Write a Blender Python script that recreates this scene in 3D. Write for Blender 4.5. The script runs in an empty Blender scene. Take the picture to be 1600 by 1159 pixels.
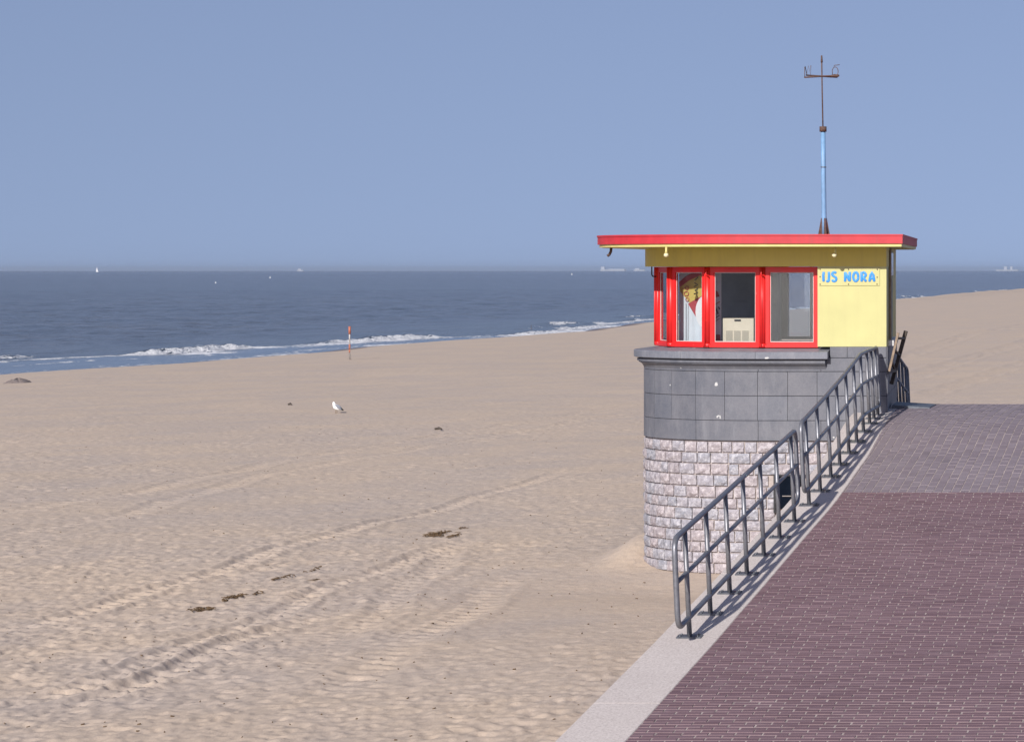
import bpy, math, random
import numpy as np
from mathutils import Vector, Matrix
random.seed(7); rng = np.random.default_rng(7)
C = bpy.context.scene.collection
# ---------------------------------------------------------------- camera, sky, sun, exposure
H = 6.5                      # eye height above the sea (metres)
F = 4000.0                   # focal length in photo pixels (1600 wide)
PX, PY = 1963.0, 422.5       # principal point of the (view-camera style, shifted) lens
cam = bpy.data.objects.new('camera', bpy.data.cameras.new('camera')); C.objects.link(cam)
cam.location = (0, 0, H); cam.rotation_euler = (math.radians(90), 0, 0)
cam.data.sensor_width = 36; cam.data.lens = F/1600*36
cam.data.shift_x = -(PX-800)/1600; cam.data.shift_y = -(579.5-PY)/1600
cam.data.clip_start = 0.5; cam.data.clip_end = 90000
S = bpy.context.scene; S.camera = cam
SUN_EL, SUN_AZ = math.radians(29), math.radians(9.5)      # low sun behind the camera, a little to its left
w = bpy.data.worlds.new('World'); S.world = w; w.use_nodes = True
wn = w.node_tree.nodes; bg = wn['Background']
sky = wn.new('ShaderNodeTexSky'); sky.sky_type = 'NISHITA'; sky.sun_disc = False
sky.sun_elevation = SUN_EL; sky.sun_rotation = math.radians(180)+SUN_AZ
sky.air_density = 1.0; sky.dust_density = 0.6; sky.ozone_density = 3.0; sky.altitude = 0
hs = wn.new('ShaderNodeHueSaturation'); hs.inputs['Saturation'].default_value = 1.0; hs.inputs['Value'].default_value = 1.0
# clear upper-sky blue carried down to the horizon, as in the photograph's even sky
tc = wn.new('ShaderNodeTexCoord'); sp_ = wn.new('ShaderNodeSeparateXYZ'); ma = wn.new('ShaderNodeMath'); ma.operation = 'MULTIPLY_ADD'; ma.inputs[1].default_value = .50; ma.inputs[2].default_value = .22
cb = wn.new('ShaderNodeCombineXYZ'); nv = wn.new('ShaderNodeVectorMath'); nv.operation = 'NORMALIZE'
for a_, b_ in ((tc.outputs['Generated'], sp_.inputs[0]), (sp_.outputs[2], ma.inputs[0]), (sp_.outputs[0], cb.inputs[0]), (sp_.outputs[1], cb.inputs[1]), (ma.outputs[0], cb.inputs[2]), (cb.outputs[0], nv.inputs[0]), (nv.outputs[0], sky.inputs['Vector'])): w.node_tree.links.new(a_, b_)
w.node_tree.links.new(sky.outputs[0], hs.inputs['Color']); tn = wn.new('ShaderNodeMix'); tn.data_type = 'RGBA'; tn.blend_type = 'MULTIPLY'; tn.inputs[0].default_value = 1; tn.inputs[7].default_value = (1.24, .985, .975, 1)
w.node_tree.links.new(hs.outputs[0], tn.inputs[6]); w.node_tree.links.new(tn.outputs[2], bg.inputs['Color'])
bg.inputs['Strength'].default_value = 0.085
sl = bpy.data.lights.new('sun', 'SUN'); sl.energy = 4.2; sl.angle = math.radians(0.8); sl.color = (1.0, 0.955, 0.905)
sun = bpy.data.objects.new('sun', sl); C.objects.link(sun); sun.location = (-20, -40, 60)
to_sun = Vector((-math.sin(SUN_AZ)*math.cos(SUN_EL), -math.cos(SUN_AZ)*math.cos(SUN_EL), math.sin(SUN_EL)))
sun.rotation_euler = to_sun.to_track_quat('Z', 'Y').to_euler()
S.view_settings.view_transform = 'Standard'; S.view_settings.look = 'None'
S.view_settings.gamma = 1.0; S.view_settings.use_curve_mapping = False; S.view_settings.exposure = 0.26

# ---------------------------------------------------------------- helpers
def P(px, py, Y):
    return Vector(((px-PX)*Y/F, Y, H-(py-PY)*Y/F))
class MB:
    def __init__(s): s.v = []; s.f = []; s.sm = []
    def add(s, vs, fs, smooth=False):
        o = len(s.v); s.v += [tuple(v) for v in vs]
        for f in fs: s.f.append(tuple(i+o for i in f)); s.sm.append(smooth)
        return s
    def box(s, x0, x1, y0, y1, z0, z1, M=None):
        vs = [(x, y, z) for z in (z0, z1) for y in (y0, y1) for x in (x0, x1)]
        if M is not None: vs = [M @ Vector(v) for v in vs]
        return s.add(vs, [(0,2,3,1),(4,5,7,6),(0,1,5,4),(2,6,7,3),(0,4,6,2),(1,3,7,5)])
    def prism(s, poly, z0, z1, smooth=False):
        n = len(poly); vs = [(x, y, z0) for x, y in poly]+[(x, y, z1) for x, y in poly]
        s.add(vs, [tuple(range(n))[::-1], tuple(range(n, 2*n))]); o = len(s.v)-2*n
        for i in range(n):
            j = (i+1) % n; s.f.append((o+i, o+j, o+n+j, o+n+i)); s.sm.append(smooth)
        return s
    def tube(s, pts, r, n=10, closed=False, caps=True, flat=None):
        pts = [Vector(p) for p in pts]; m = len(pts)
        rs = r if isinstance(r, (list, tuple)) else [r]*m
        vs = []; up = None
        for i, p in enumerate(pts):
            a = pts[(i-1) % m] if (closed or i) else p
            b = pts[(i+1) % m] if (closed or i < m-1) else p
            t = (b-a).normalized()
            if up is None: up = Vector((0,0,1)) if abs(t.z) < .9 else Vector((1,0,0))
            sd = t.cross(up)
            if sd.length < 1e-5: sd = t.orthogonal()
            sd.normalize(); up = sd.cross(t).normalized()
            for k in range(n):
                q = 2*math.pi*k/n; d = sd*math.cos(q)*rs[i]+up*math.sin(q)*rs[i]
                if flat: d = Vector((d.x*flat[0], d.y*flat[1], d.z*flat[2]))
                vs.append(p+d)
        fs = []
        for i in range(m if closed else m-1):
            j = (i+1) % m
            for k in range(n): l = (k+1) % n; fs.append((i*n+k, i*n+l, j*n+l, j*n+k))
        s.add(vs, fs, True)
        if caps and not closed:
            o = len(s.v)-m*n
            s.f.append(tuple(o+k for k in range(n))[::-1]); s.sm.append(False)
            s.f.append(tuple(o+(m-1)*n+k for k in range(n))); s.sm.append(False)
        return s
    def mesh(s, name):
        me = bpy.data.meshes.new(name); me.from_pydata(s.v, [], s.f)
        me.polygons.foreach_set('use_smooth', s.sm); me.update(); return me
    def build(s, name, mat, parent=None, kind=None):
        return link(name, s.mesh(name), mat, parent, kind)
def link(name, me, mat, parent=None, kind=None):
    if mat and not me.materials: me.materials.append(mat)
    o = bpy.data.objects.new(name, me); C.objects.link(o)
    if parent:
        o.parent = parent; o.matrix_parent_inverse = world(parent).inverted()
    if kind: o['kind'] = kind
    return o
def world(o):
    m = o.matrix_basis.copy()
    if o.parent: m = world(o.parent) @ o.matrix_parent_inverse @ m
    return m
def tag(o, label, cat, group=None):
    o['label'] = label; o['category'] = cat
    if group: o['group'] = group
    return o
def thing(name, loc, label, cat, group=None):
    o = bpy.data.objects.new(name, None); C.objects.link(o); o.location = loc; o.empty_display_size = .1
    return tag(o, label, cat, group)
def grid_mesh(name, V, rows, cols, smooth=True):
    me = bpy.data.meshes.new(name); n = rows*cols
    idx = np.arange(n).reshape(rows, cols)
    q = np.stack([idx[:-1,:-1], idx[:-1,1:], idx[1:,1:], idx[1:,:-1]], -1).reshape(-1, 4)
    me.vertices.add(n); me.vertices.foreach_set('co', V.astype(np.float32).ravel())
    me.loops.add(q.size); me.loops.foreach_set('vertex_index', q.astype(np.int32).ravel())
    me.polygons.add(len(q)); me.polygons.foreach_set('loop_start', np.arange(0, q.size, 4, dtype=np.int32))
    me.polygons.foreach_set('loop_total', np.full(len(q), 4, np.int32))
    me.polygons.foreach_set('use_smooth', np.full(len(q), smooth))
    me.update(calc_edges=True); me.validate(); return me
def hsh(i, j, k=0):
    h = (i.astype(np.int64)*374761393 + j.astype(np.int64)*668265263 + k*2147483647) & 0xffffffff
    h = ((h ^ (h >> 13))*1274126177) & 0xffffffff
    h = ((h ^ (h >> 16))*2246822519) & 0xffffffff
    return ((h ^ (h >> 15)) & 0xffffff)/float(0xffffff)
def vnoise(x, y, k=0):
    i = np.floor(x); j = np.floor(y); u = x-i; v = y-j
    u = u*u*u*(u*(u*6-15)+10); v = v*v*v*(v*(v*6-15)+10)
    a = hsh(i, j, k); b = hsh(i+1, j, k); c = hsh(i, j+1, k); d = hsh(i+1, j+1, k)
    return (a+(b-a)*u)*(1-v)+(c+(d-c)*u)*v
def fbm(x, y, k=0, o=4, g=.5):
    r = 0; a = 1; t = 0
    for n in range(o):
        r = r+a*(vnoise(x, y, k+n)-.5); t += a; a *= g; x = x*2.03+7.1; y = y*2.03-3.7
    return r/t*2
def sstep(a, b, x):
    t = np.clip((x-a)/(b-a), 0, 1); return t*t*(3-2*t)

# ---------------------------------------------------------------- materials
class NT:
    def __init__(s, name):
        s.m = bpy.data.materials.new(name); s.m.use_nodes = True; s.t = s.m.node_tree
        s.n = s.t.nodes; s.b = s.n['Principled BSDF']
    def nd(s, ty, ins=None, **kw):
        n = s.n.new(ty)
        for k, v in kw.items(): setattr(n, k, v)
        for k, v in (ins or {}).items():
            if hasattr(v, 'links') or isinstance(v, bpy.types.NodeSocket): s.t.links.new(v, n.inputs[k])
            else: n.inputs[k].default_value = v
        return n
    def set(s, k, v):
        if isinstance(v, bpy.types.NodeSocket): s.t.links.new(v, s.b.inputs[k])
        else: s.b.inputs[k].default_value = v
    def coord(s): return s.nd('ShaderNodeNewGeometry').outputs['Position']
    def noise(s, scale, detail=4, rough=.55, vec=None, dim='3D'):
        n = s.nd('ShaderNodeTexNoise', {'Scale': scale, 'Detail': detail, 'Roughness': rough})
        s.t.links.new(vec if vec is not None else s.coord(), n.inputs['Vector']); return n.outputs['Fac']
    def stretch(s, sc):
        return s.nd('ShaderNodeMapping', {'Vector': s.coord(), 'Scale': sc}).outputs[0]
    def ramp(s, fac, stops):
        n = s.nd('ShaderNodeValToRGB', {'Fac': fac}); e = n.color_ramp.elements
        while len(e) < len(stops): e.new(.5)
        for q, (p, c) in zip(e, stops): q.position = p; q.color = (*c, 1) if len(c) == 3 else c
        return n.outputs['Color']
    def mix(s, fac, a, b, bt='MIX'):
        n = s.nd('ShaderNodeMix', data_type='RGBA', blend_type=bt)
        for k, v in ((0, fac), (6, a), (7, b)):
            if isinstance(v, bpy.types.NodeSocket): s.t.links.new(v, n.inputs[k])
            else: n.inputs[k].default_value = v if k == 0 else ((*v, 1) if len(v) == 3 else v)
        return n.outputs[2]
    def math(s, op, a, b=0.0, c=0.0):
        n = s.nd('ShaderNodeMath', operation=op)
        for k, v in ((0, a), (1, b), (2, c)):
            if isinstance(v, bpy.types.NodeSocket): s.t.links.new(v, n.inputs[k])
            else: n.inputs[k].default_value = v
        return n.outputs[0]
    def bump(s, h, strength=.3, dist=.01):
        n = s.nd('ShaderNodeBump', {'Strength': strength, 'Distance': dist, 'Height': h}); s.set('Normal', n.outputs[0]); return n
    def rnd(s):
        a = s.nd('ShaderNodeObjectInfo').outputs['Random']; b = s.nd('ShaderNodeNewGeometry').outputs['Random Per Island']
        return s.math('FRACT', s.math('ADD', a, b))
def weather(m, run, flake, frun=.35):
    t = NT.__new__(NT); t.m = m; t.t = m.node_tree; t.n = t.t.nodes; t.b = t.n['Principled BSDF']
    src = t.b.inputs['Base Color'].links[0].from_socket
    c = t.mix(t.ramp(t.noise(1.0, 6, .7, t.stretch((9, 9, .55))), [(.5, (0,0,0)), (.75, (frun,)*3)]), src, run)
    c = t.mix(t.ramp(t.noise(16, 5, .7), [(.70, (0,0,0)), (.72, (.85,)*3)]), c, flake)
    t.t.links.new(c, t.b.inputs['Base Color'])
def mul(c, k): return tuple(x*k for x in c)
def paint(name, col, rough=.5, var=.12, scale=6, bump=.15, dirt=0, dirtcol=(.12,.1,.08), metallic=0, spec=.5):
    t = NT(name); n = t.noise(scale, 5)
    c = t.ramp(n, [(.3, mul(col, 1-var)), (.7, mul(col, 1+var))])
    if dirt:
        d = t.ramp(t.noise(scale*2.7, 6, .65), [(1-dirt-.12, (0,0,0)), (1-dirt, (1,1,1))])
        c = t.mix(d, c, dirtcol)
    t.set('Base Color', c); t.set('Roughness', rough); t.set('Metallic', metallic); t.set('Specular IOR Level', spec)
    if bump: t.bump(t.noise(scale*14, 4), bump, .004)
    return t.m
M = {}
M['red'] = paint('red_paint', (.66, .017, .017), .38, .10, 5, .1, .10, (.42, .03, .025))
M['fascia'] = paint('fascia_paint', (.50, .028, .04), .55, .12, 4, .15, .14, (.5, .08, .07))
M['yellow'] = paint('yellow_paint', (.515, .495, .215), .5, .05, 2.5, .1, .06, (.52, .46, .2))
M['header'] = paint('shaded_yellow_paint', (.60, .49, .10), .5, .05, 2.5, .1, .06, (.5, .42, .1))  # same wall yellow, deepened to put its shaded look into the colour
M['yellow_trim'] = paint('yellow_trim_paint', (.62, .55, .2), .5, .08, 6, .1)
M['cream'] = paint('cream_plastic', (.66, .585, .45), .45, .04, 6, .03)
M['cream_grille'] = paint('cream_grille', (.5, .46, .37), .5, .05, 60, .1)
M['black'] = paint('black_metal', (.016, .017, .02), .45, .2, 8, .1)
M['dark'] = paint('hole_shade_black', (.006, .009, .016), .8, .2, 6, .1, spec=0)
M['interior'] = paint('interior_wall', (.10, .125, .155), .7, .12, 3, .05)
M['steel'] = paint('galvanised_steel', (.195, .2, .22), .42, .18, 18, .12, .2, (.14, .14, .15), metallic=.45)
M['steel_dark'] = paint('weathered_steel', (.17, .18, .20), .5, .2, 20, .15, .2, (.07, .06, .055), metallic=.6)
M['blue_pole'] = paint('blue_pole_paint', (.17, .33, .54), .5, .15, 9, .1, .12, (.24, .33, .42))
M['rust'] = paint('rusty_iron', (.105, .06, .045), .8, .4, 25, .4, .3, (.05, .035, .03))
M['letter'] = paint('blue_letter_paint', (.045, .28, .78), .5, .06, 20, .05)
M['white'] = paint('white_paint', (.78, .78, .77), .5, .05, 10, .05)
M['sail'] = paint('white_sail', (.8, .8, .8), .7, .05, 1, 0)
M['shipwhite'] = paint('ship_paint', (.36, .4, .47), .6, .05, .05, 0)
M['shiphull'] = paint('ship_hull', (.3, .33, .38), .6, .1, .05, 0)
M['orange'] = paint('orange_band', (.40, .13, .075), .6, .2, 9, .1, .15, (.5, .25, .16))
M['greywhite'] = paint('chalky_white', (.5, .47, .45), .7, .12, 12, .1)
M['greywood'] = paint('grey_wood', (.3, .27, .25), .8, .25, 12, .3)
M['darkwood'] = paint('dark_stained_wood', (.055, .04, .03), .6, .35, 14, .3)
M['lightwood'] = paint('light_brown_wood', (.26, .19, .13), .65, .25, 14, .3)
M['gull_white'] = paint('white_feathers', (.82, .82, .8), .8, .04, 12, .05)
M['gull_grey'] = paint('grey_feathers', (.2, .21, .24), .8, .1, 12, .05)
M['gull_black'] = paint('black_feathers', (.02, .02, .022), .7, .1, 12, .05)
M['beak'] = paint('yellow_beak', (.2, .14, .08), .5, .1, 12, 0)
M['wrack'] = paint('dried_seaweed', (.115, .07, .032), .7, .45, 30, .3)
M['cloth'] = paint('white_banner_cloth', (.62, .68, .72), .8, .05, 4, .2)
M['print_yellow'] = paint('yellow_print', (.58, .45, .12), .7, .06, 5, .05)
M['print_red'] = paint('red_print', (.42, .07, .08), .7, .08, 5, .05)
M['print_dark'] = paint('dark_print', (.05, .055, .08), .7, .08, 5, .05)
M['plate'] = paint('steel_threshold', (.12, .135, .16), .5, .2, 14, .15, metallic=.4)
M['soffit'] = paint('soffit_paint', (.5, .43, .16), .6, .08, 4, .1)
M['olivepanel'] = paint('green_door_paint', (.27, .27, .12), .5, .1, 6, .1)
M['bulb'] = paint('frosted_lamp_cover', (.75, .68, .42), .4, .04, 10, 0)

weather(M['yellow'], (.46,.40,.19), (.5,.46,.36)); weather(M['header'], (.42,.34,.1), (.5,.42,.2)); weather(M['fascia'], (.36,.05,.05), (.62,.36,.33), .6); weather(M['red'], (.5,.03,.03), (.6,.25,.22), .5); weather(M['blue_pole'], (.22,.26,.3), (.16,.1,.07), .5)
weather(M['steel'], (.17,.155,.145), (.12,.075,.05), .6)
t = NT('window_glass')     # clear glass: sky reflection over a see-through pane
gl = t.nd('ShaderNodeBsdfGlossy', {'Color': (1,1,1,1), 'Roughness': .02}); tr = t.nd('ShaderNodeBsdfTransparent', {'Color': (.91,.93,.94,1)})
fc = t.nd('ShaderNodeLayerWeight').outputs['Facing']; mx = t.nd('ShaderNodeMixShader', {0: t.math('MULTIPLY_ADD', t.math('POWER', fc, 4.0), .8, .022), 1: tr.outputs[0], 2: gl.outputs[0]})
t.t.links.new(mx.outputs[0], t.n['Material Output'].inputs['Surface']); M['glass'] = t.m; M['rearglass'] = t.m.copy(); M['rearglass'].name = 'dimming_tint_glass'  # rear pane: darker blue tint put in to dim the bright view behind
for n_ in M['rearglass'].node_tree.nodes:
    if n_.type == 'BSDF_TRANSPARENT': n_.inputs[0].default_value = (.66, .73, .82, 1)

t = NT('sand')
pos = t.coord(); n1 = t.noise(.35, 6, .6); n2 = t.noise(9, 6, .7); n3 = t.noise(260, 3, .7)
c = t.ramp(n1, [(.34, (.445,.385,.345)), (.62, (.57,.455,.345))])
c = t.mix(.42, c, t.ramp(n2, [(.32, (.385,.318,.264)), (.68, (.615,.49,.368))]))
c = t.mix(t.ramp(t.noise(3.2, 9, .78, t.stretch((1.3, .5, 1))), [(.30, (.55,.55,.55)), (.44, (0,0,0))]), c, (.30,.252,.225))
c = t.mix(.25, c, t.ramp(n3, [(.3, (.3,.24,.2)), (.7, (.58,.47,.37))]))
sx = t.nd('ShaderNodeSeparateXYZ', {0: pos})
wet = t.math('ADD', sx.outputs['Z'], t.math('MULTIPLY', t.math('SUBTRACT', t.noise(.25, 4), .5), .22))
wetm = t.ramp(wet, [(.10, (1,1,1)), (.24, (0,0,0))])
c = t.mix(wetm, c, (.17,.125,.10)); t.set('Base Color', c)
t.set('Roughness', t.math('SUBTRACT', .95, t.math('MULTIPLY', wetm, .55))); t.set('Specular IOR Level', .25)
st = t.stretch((14, 5, 14)); hh = t.math('ADD', t.math('MULTIPLY', t.noise(1.0, 5, .62, st), 1.0), t.math('MULTIPLY', t.noise(60, 4), .25))
vo = t.nd('ShaderNodeTexVoronoi', {'Vector': t.stretch((6.5, 4.5, 1)), 'Scale': 1.0, 'Randomness': 1.0}, feature='SMOOTH_F1').outputs['Distance']
hh = t.math('ADD', hh, t.math('MULTIPLY', t.math('MINIMUM', vo, .55), .8))
t.bump(hh, .30, .05); M['sand'] = t.m

t = NT('sea_water')
at = t.nd('ShaderNodeAttribute', attribute_name='foam').outputs['Fac']
body = t.ramp(t.noise(.012, 4), [(.35, (.07,.086,.112)), (.7, (.1,.116,.142))])
body = t.mix(.55, body, t.ramp(t.noise(.10, 8, .75, t.stretch((1.4, .5, 1))), [(.36, (.035,.048,.07)), (.64, (.14,.152,.18))]))  # streaks put the light and dark of wavelets into the water colour
shal = t.nd('ShaderNodeAttribute', attribute_name='shallow').outputs['Fac']
body = t.mix(shal, body, (.10,.125,.15))
fm = t.noise(1.6, 6, .7, t.stretch((1.6, .45, 1)))
fmask = t.ramp(t.math('ADD', at, t.math('MULTIPLY', t.math('SUBTRACT', fm, .5), 2.2)), [(.42, (0,0,0)), (.62, (1,1,1))])
fmask = t.math('MULTIPLY', fmask, t.ramp(at, [(.02, (0,0,0)), (.12, (1,1,1))]))
t.set('Base Color', t.mix(fmask, body, (.74,.75,.76)))
t.set('Roughness', t.math('ADD', .18, t.math('MULTIPLY', fmask, .6))); t.set('IOR', 1.33)
cal = t.nd('ShaderNodeAttribute', attribute_name='calm').outputs['Fac']
hw = t.math('ADD', t.noise(.22, 5, .62, t.stretch((1.0, .55, 1))), t.math('MULTIPLY', t.noise(.8, 6, .68, t.stretch((1.0, .5, 1))), .6))
bp = t.nd('ShaderNodeBump', {'Strength': t.math('SUBTRACT', 1.0, t.math('MULTIPLY', cal, .9)), 'Distance': 1.5, 'Height': hw}); t.set('Normal', bp.outputs[0])
M['sea'] = t.m

def paver(name, a, b, c):
    t = NT(name); r = t.rnd()
    col = t.ramp(r, [(0, mul(a, .86)), (.1, a), (.45, b), (.85, c), (.95, mul(c, 1.12)), (1, mul(a, .72))])
    col = t.mix(.38, col, t.ramp(t.noise(.55, 5, .6), [(.3, mul(b, .82)), (.7, mul(c, 1.12))]))
    col = t.mix(t.ramp(t.noise(3.0, 6, .7), [(.56, (0,0,0)), (.8, (.42,.42,.42))]), col, (.30,.25,.245))
    col = t.mix(.25, col, t.ramp(t.noise(120, 3), [(.3, mul(b, .6)), (.7, mul(c, 1.4))]))
    t.set('Base Color', col); t.set('Roughness', .62); t.bump(t.noise(90, 4), .25, .003); return t.m
M['brick'] = paver('clinker_brick', (.135,.075,.082), (.158,.094,.104), (.185,.116,.128))
M['paver'] = paver('grey_clinker', (.19,.15,.166), (.21,.17,.186), (.23,.19,.206))
t = NT('sandy_joint'); t.set('Base Color', t.ramp(t.noise(5, 6, .7), [(.3, (.17,.135,.13)), (.66, (.46,.39,.36))])); t.set('Roughness', .95); M['joint'] = t.m
t = NT('concrete_kerb')
c = t.ramp(t.noise(.9, 6, .65), [(.3, (.52,.455,.415)), (.7, (.62,.55,.50))])
c = t.mix(t.ramp(t.noise(2.2, 7, .75), [(.56, (0,0,0)), (.74, (.45,.45,.45))]), c, (.36,.31,.285))
c = t.mix(.5, c, t.ramp(t.noise(42, 3, .8), [(.32, (.28,.25,.235)), (.5, (.56,.505,.475)), (.7, (.76,.71,.68))]))
t.set('Base Color', c); t.set('Roughness', .9); t.bump(t.noise(75, 3), .4, .004); M['kerb'] = t.m
t = NT('granite'); r = t.rnd()
c = t.ramp(r, [(0, (.32,.275,.29)), (.22, (.42,.35,.35)), (.42, (.35,.325,.36)), (.7, (.25,.29,.35)), (.88, (.35,.35,.40)), (1, (.48,.41,.40))])
c = t.mix(.6, c, t.ramp(t.noise(14, 6, .75), [(.3, (.15,.14,.16)), (.5, (.35,.325,.345)), (.66, (.74,.71,.72))]))
t.set('Base Color', c); t.set('Roughness', .75); t.bump(t.noise(26, 6, .7), .9, .02); M['granite'] = t.m
t = NT('mortar'); t.set('Base Color', t.ramp(t.noise(12, 5), [(.3, (.34,.295,.275)), (.7, (.48,.42,.39))])); t.set('Roughness', .95); M['mortar'] = t.m
def stone(name, k):
    t = NT(name); r = t.rnd()
    c = t.ramp(r, [(0, mul((.105,.122,.16), k)), (.5, mul((.15,.155,.18), k)), (1, mul((.13,.15,.192), k))])
    c = t.mix(.5, c, t.ramp(t.noise(2.6, 6, .7), [(.3, mul((.07,.082,.11), k)), (.7, mul((.215,.212,.23), k))]))
    c = t.mix(.2, c, t.ramp(t.noise(40, 5, .75), [(.3, mul((.06,.06,.07), k)), (.7, mul((.25,.24,.24), k))]))
    c = t.mix(t.ramp(t.noise(7.5, 2, .4), [(.772, (0,0,0)), (.782, (.8,.8,.8))]), c, (.6,.6,.58))     # bird droppings
    c = t.mix(t.ramp(t.noise(1.4, 7, .75, t.stretch((2.2, 2.2, .5))), [(.52, (0,0,0)), (.68, (.55,.55,.55))]), c, mul((.23,.235,.255), k))   # lime streaks
    c = t.mix(t.ramp(t.noise(2.1, 7, .8), [(.60, (0,0,0)), (.72, (.7,.7,.7))]), c, mul((.05,.055,.066), k))       # damp patches
    t.set('Base Color', c); t.set('Roughness', .55); t.bump(t.noise(30, 5), .15, .004); return t.m
M['slate'] = stone('blue_stone', .94); M['coping'] = stone('coping_stone', 1.2)
t = NT('blue_stone_joint'); t.set('Base Color', t.ramp(t.noise(3, 3), [(.4, (.04,.04,.045)), (.6, (.16,.155,.16))])); t.set('Roughness', .9); M['slatejoint'] = t.m

# ---------------------------------------------------------------- promenade ramp profile and beach surface
GY = np.array([-60, 10, 15, 20, 22.3, 26.24, 27.2, 28.22, 29.18, 30.17, 31.18, 32.27, 33.24, 34.12, 34.94, 35.69, 36.54, 37.2, 37.85, 38.6, 39.5, 40.3, 42, 43.5, 45, 46.2, 50, 55, 60, 4000.])
GZ = H-np.array([4.5, 4.5, 4.42, 4.26, 4.10, 3.749, 3.648, 3.552, 3.454, 3.353, 3.247, 3.142, 3.046, 2.93, 2.808, 2.699, 2.595, 2.48, 2.37, 2.292, 2.235, 2.21, 2.19, 2.27, 2.58, 2.86, 3.6, 4.2, 4.55, 4.6])
_y = np.linspace(-60, 80, 2801); _z = np.interp(_y, GY, GZ); _k = np.hanning(31); _k /= _k.sum()
_z = np.convolve(np.pad(_z, 15, mode='edge'), _k, 'valid')
def gz(Y): return np.interp(Y, _y, _z)
KI_Y = np.array([-60, 36, 38, 40, 44.4, 50, 4000.]); KI_X = np.array([-5.5, -5.5, -5.55, -5.68, -6.0, -6.05, -6.05])
def kin(Y): return np.interp(Y, KI_Y, KI_X)
def shoreline(Y): return -75+2.2*np.sin(Y/37.0+.8)+1.3*np.sin(Y/13.0)+.5*np.sin(Y/5.1)
BX = np.array([-200, -110, -95, -84, -75, -69, -62, -30, -6.5, 0.]); BZ = np.array([-6, -2.6, -1.4, -.55, 0.0, .46, .74, 1.42, 1.84, 1.86])
def beach_base(X, Y):
    sh = (shoreline(Y)+75)*sstep(-45, -70, X)
    return np.interp(X-sh, BX, BZ)
def footprints(X, Y, cell, k, depth, rad):
    r = np.zeros_like(X); i0 = np.floor(X/cell); j0 = np.floor(Y/cell)
    for di in (-1, 0, 1):
        for dj in (-1, 0, 1):
            i = i0+di; j = j0+dj
            cx = (i+hsh(i, j, k))*cell; cy = (j+hsh(i, j, k+1))*cell; a = hsh(i, j, k+2)*6.28; s = .55+.8*hsh(i, j, k+3)
            dx = X-cx; dy = Y-cy; u = (dx*np.cos(a)+dy*np.sin(a))/(rad*s*1.45); v = (-dx*np.sin(a)+dy*np.cos(a))/(rad*s*.8)
            q = u*u+v*v
            r += depth*s*(-np.exp(-q*1.6)+.55*np.exp(-(np.sqrt(q)-1.35)**2*5))
    return r
def track(X, Y, pts, wdt, depth, gauge=0.0):
    # one rut along a polyline given as (x, y) points: a trough with raised shoulders and tread marks
    pts = np.array(pts); ys = pts[:,1]; xs = pts[:,0]
    o = np.argsort(ys); cx = np.interp(Y, ys[o], xs[o])+gauge+.10*np.sin(Y*1.1+gauge)
    m = sstep(ys.min()-.01, ys.min()+2.5, Y)*(1-sstep(ys.max()-4, ys.max()+.01, Y))
    sl = np.gradient(xs[o], ys[o]); k = 1/np.sqrt(1+np.interp(Y, ys[o], sl)**2)
    d = (X-cx)*k/wdt
    tread = .6*np.sign(np.sin((Y+X*.4)*2*math.pi/.36))*np.exp(-(d*1.2)**4)
    return m*depth*(-np.exp(-(d)**4)*(1+tread)+.9*np.exp(-((np.abs(d)-1.45)/.35)**2))
TRK = []
def ray_flat(px, py, z=1.6):
    Y = (H-z)*F/(py-PY); return ((px-PX)*Y/F, Y)
for pl, wd, dp in (([(-60, 840), (180, 800), (420, 735), (700, 690), (1000, 640)], .32, .05), ([(-60, 800), (200, 765), (440, 712), (720, 670), (1000, 628)], .32, .05),
                   ([(-60, 1010), (120, 965), (300, 910), (480, 850), (700, 790), (900, 735)], .22, .075), ([(-60, 1150), (110, 1100), (340, 1010), (540, 915), (760, 840)], .2, .07),
                   ([(480, 1140), (700, 980), (860, 880)], .3, .04), ([(60, 1159), (180, 1105), (330, 1040), (560, 950)], .2, .08),
                   ([(520, 1040), (600, 960), (680, 890), (740, 840)], .25, .05), ([(640, 1050), (720, 985), (790, 930)], .22, .055),
                   ([(1400, 560), (1520, 520), (1650, 500)], .6, .10), ([(1400, 600), (1520, 560), (1650, 520)], .6, .10), ([(1440, 625), (1560, 585), (1700, 540)], .5, .08)):
    TRK.append(([ray_flat(a, b) for a, b in pl], wd, dp))
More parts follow.
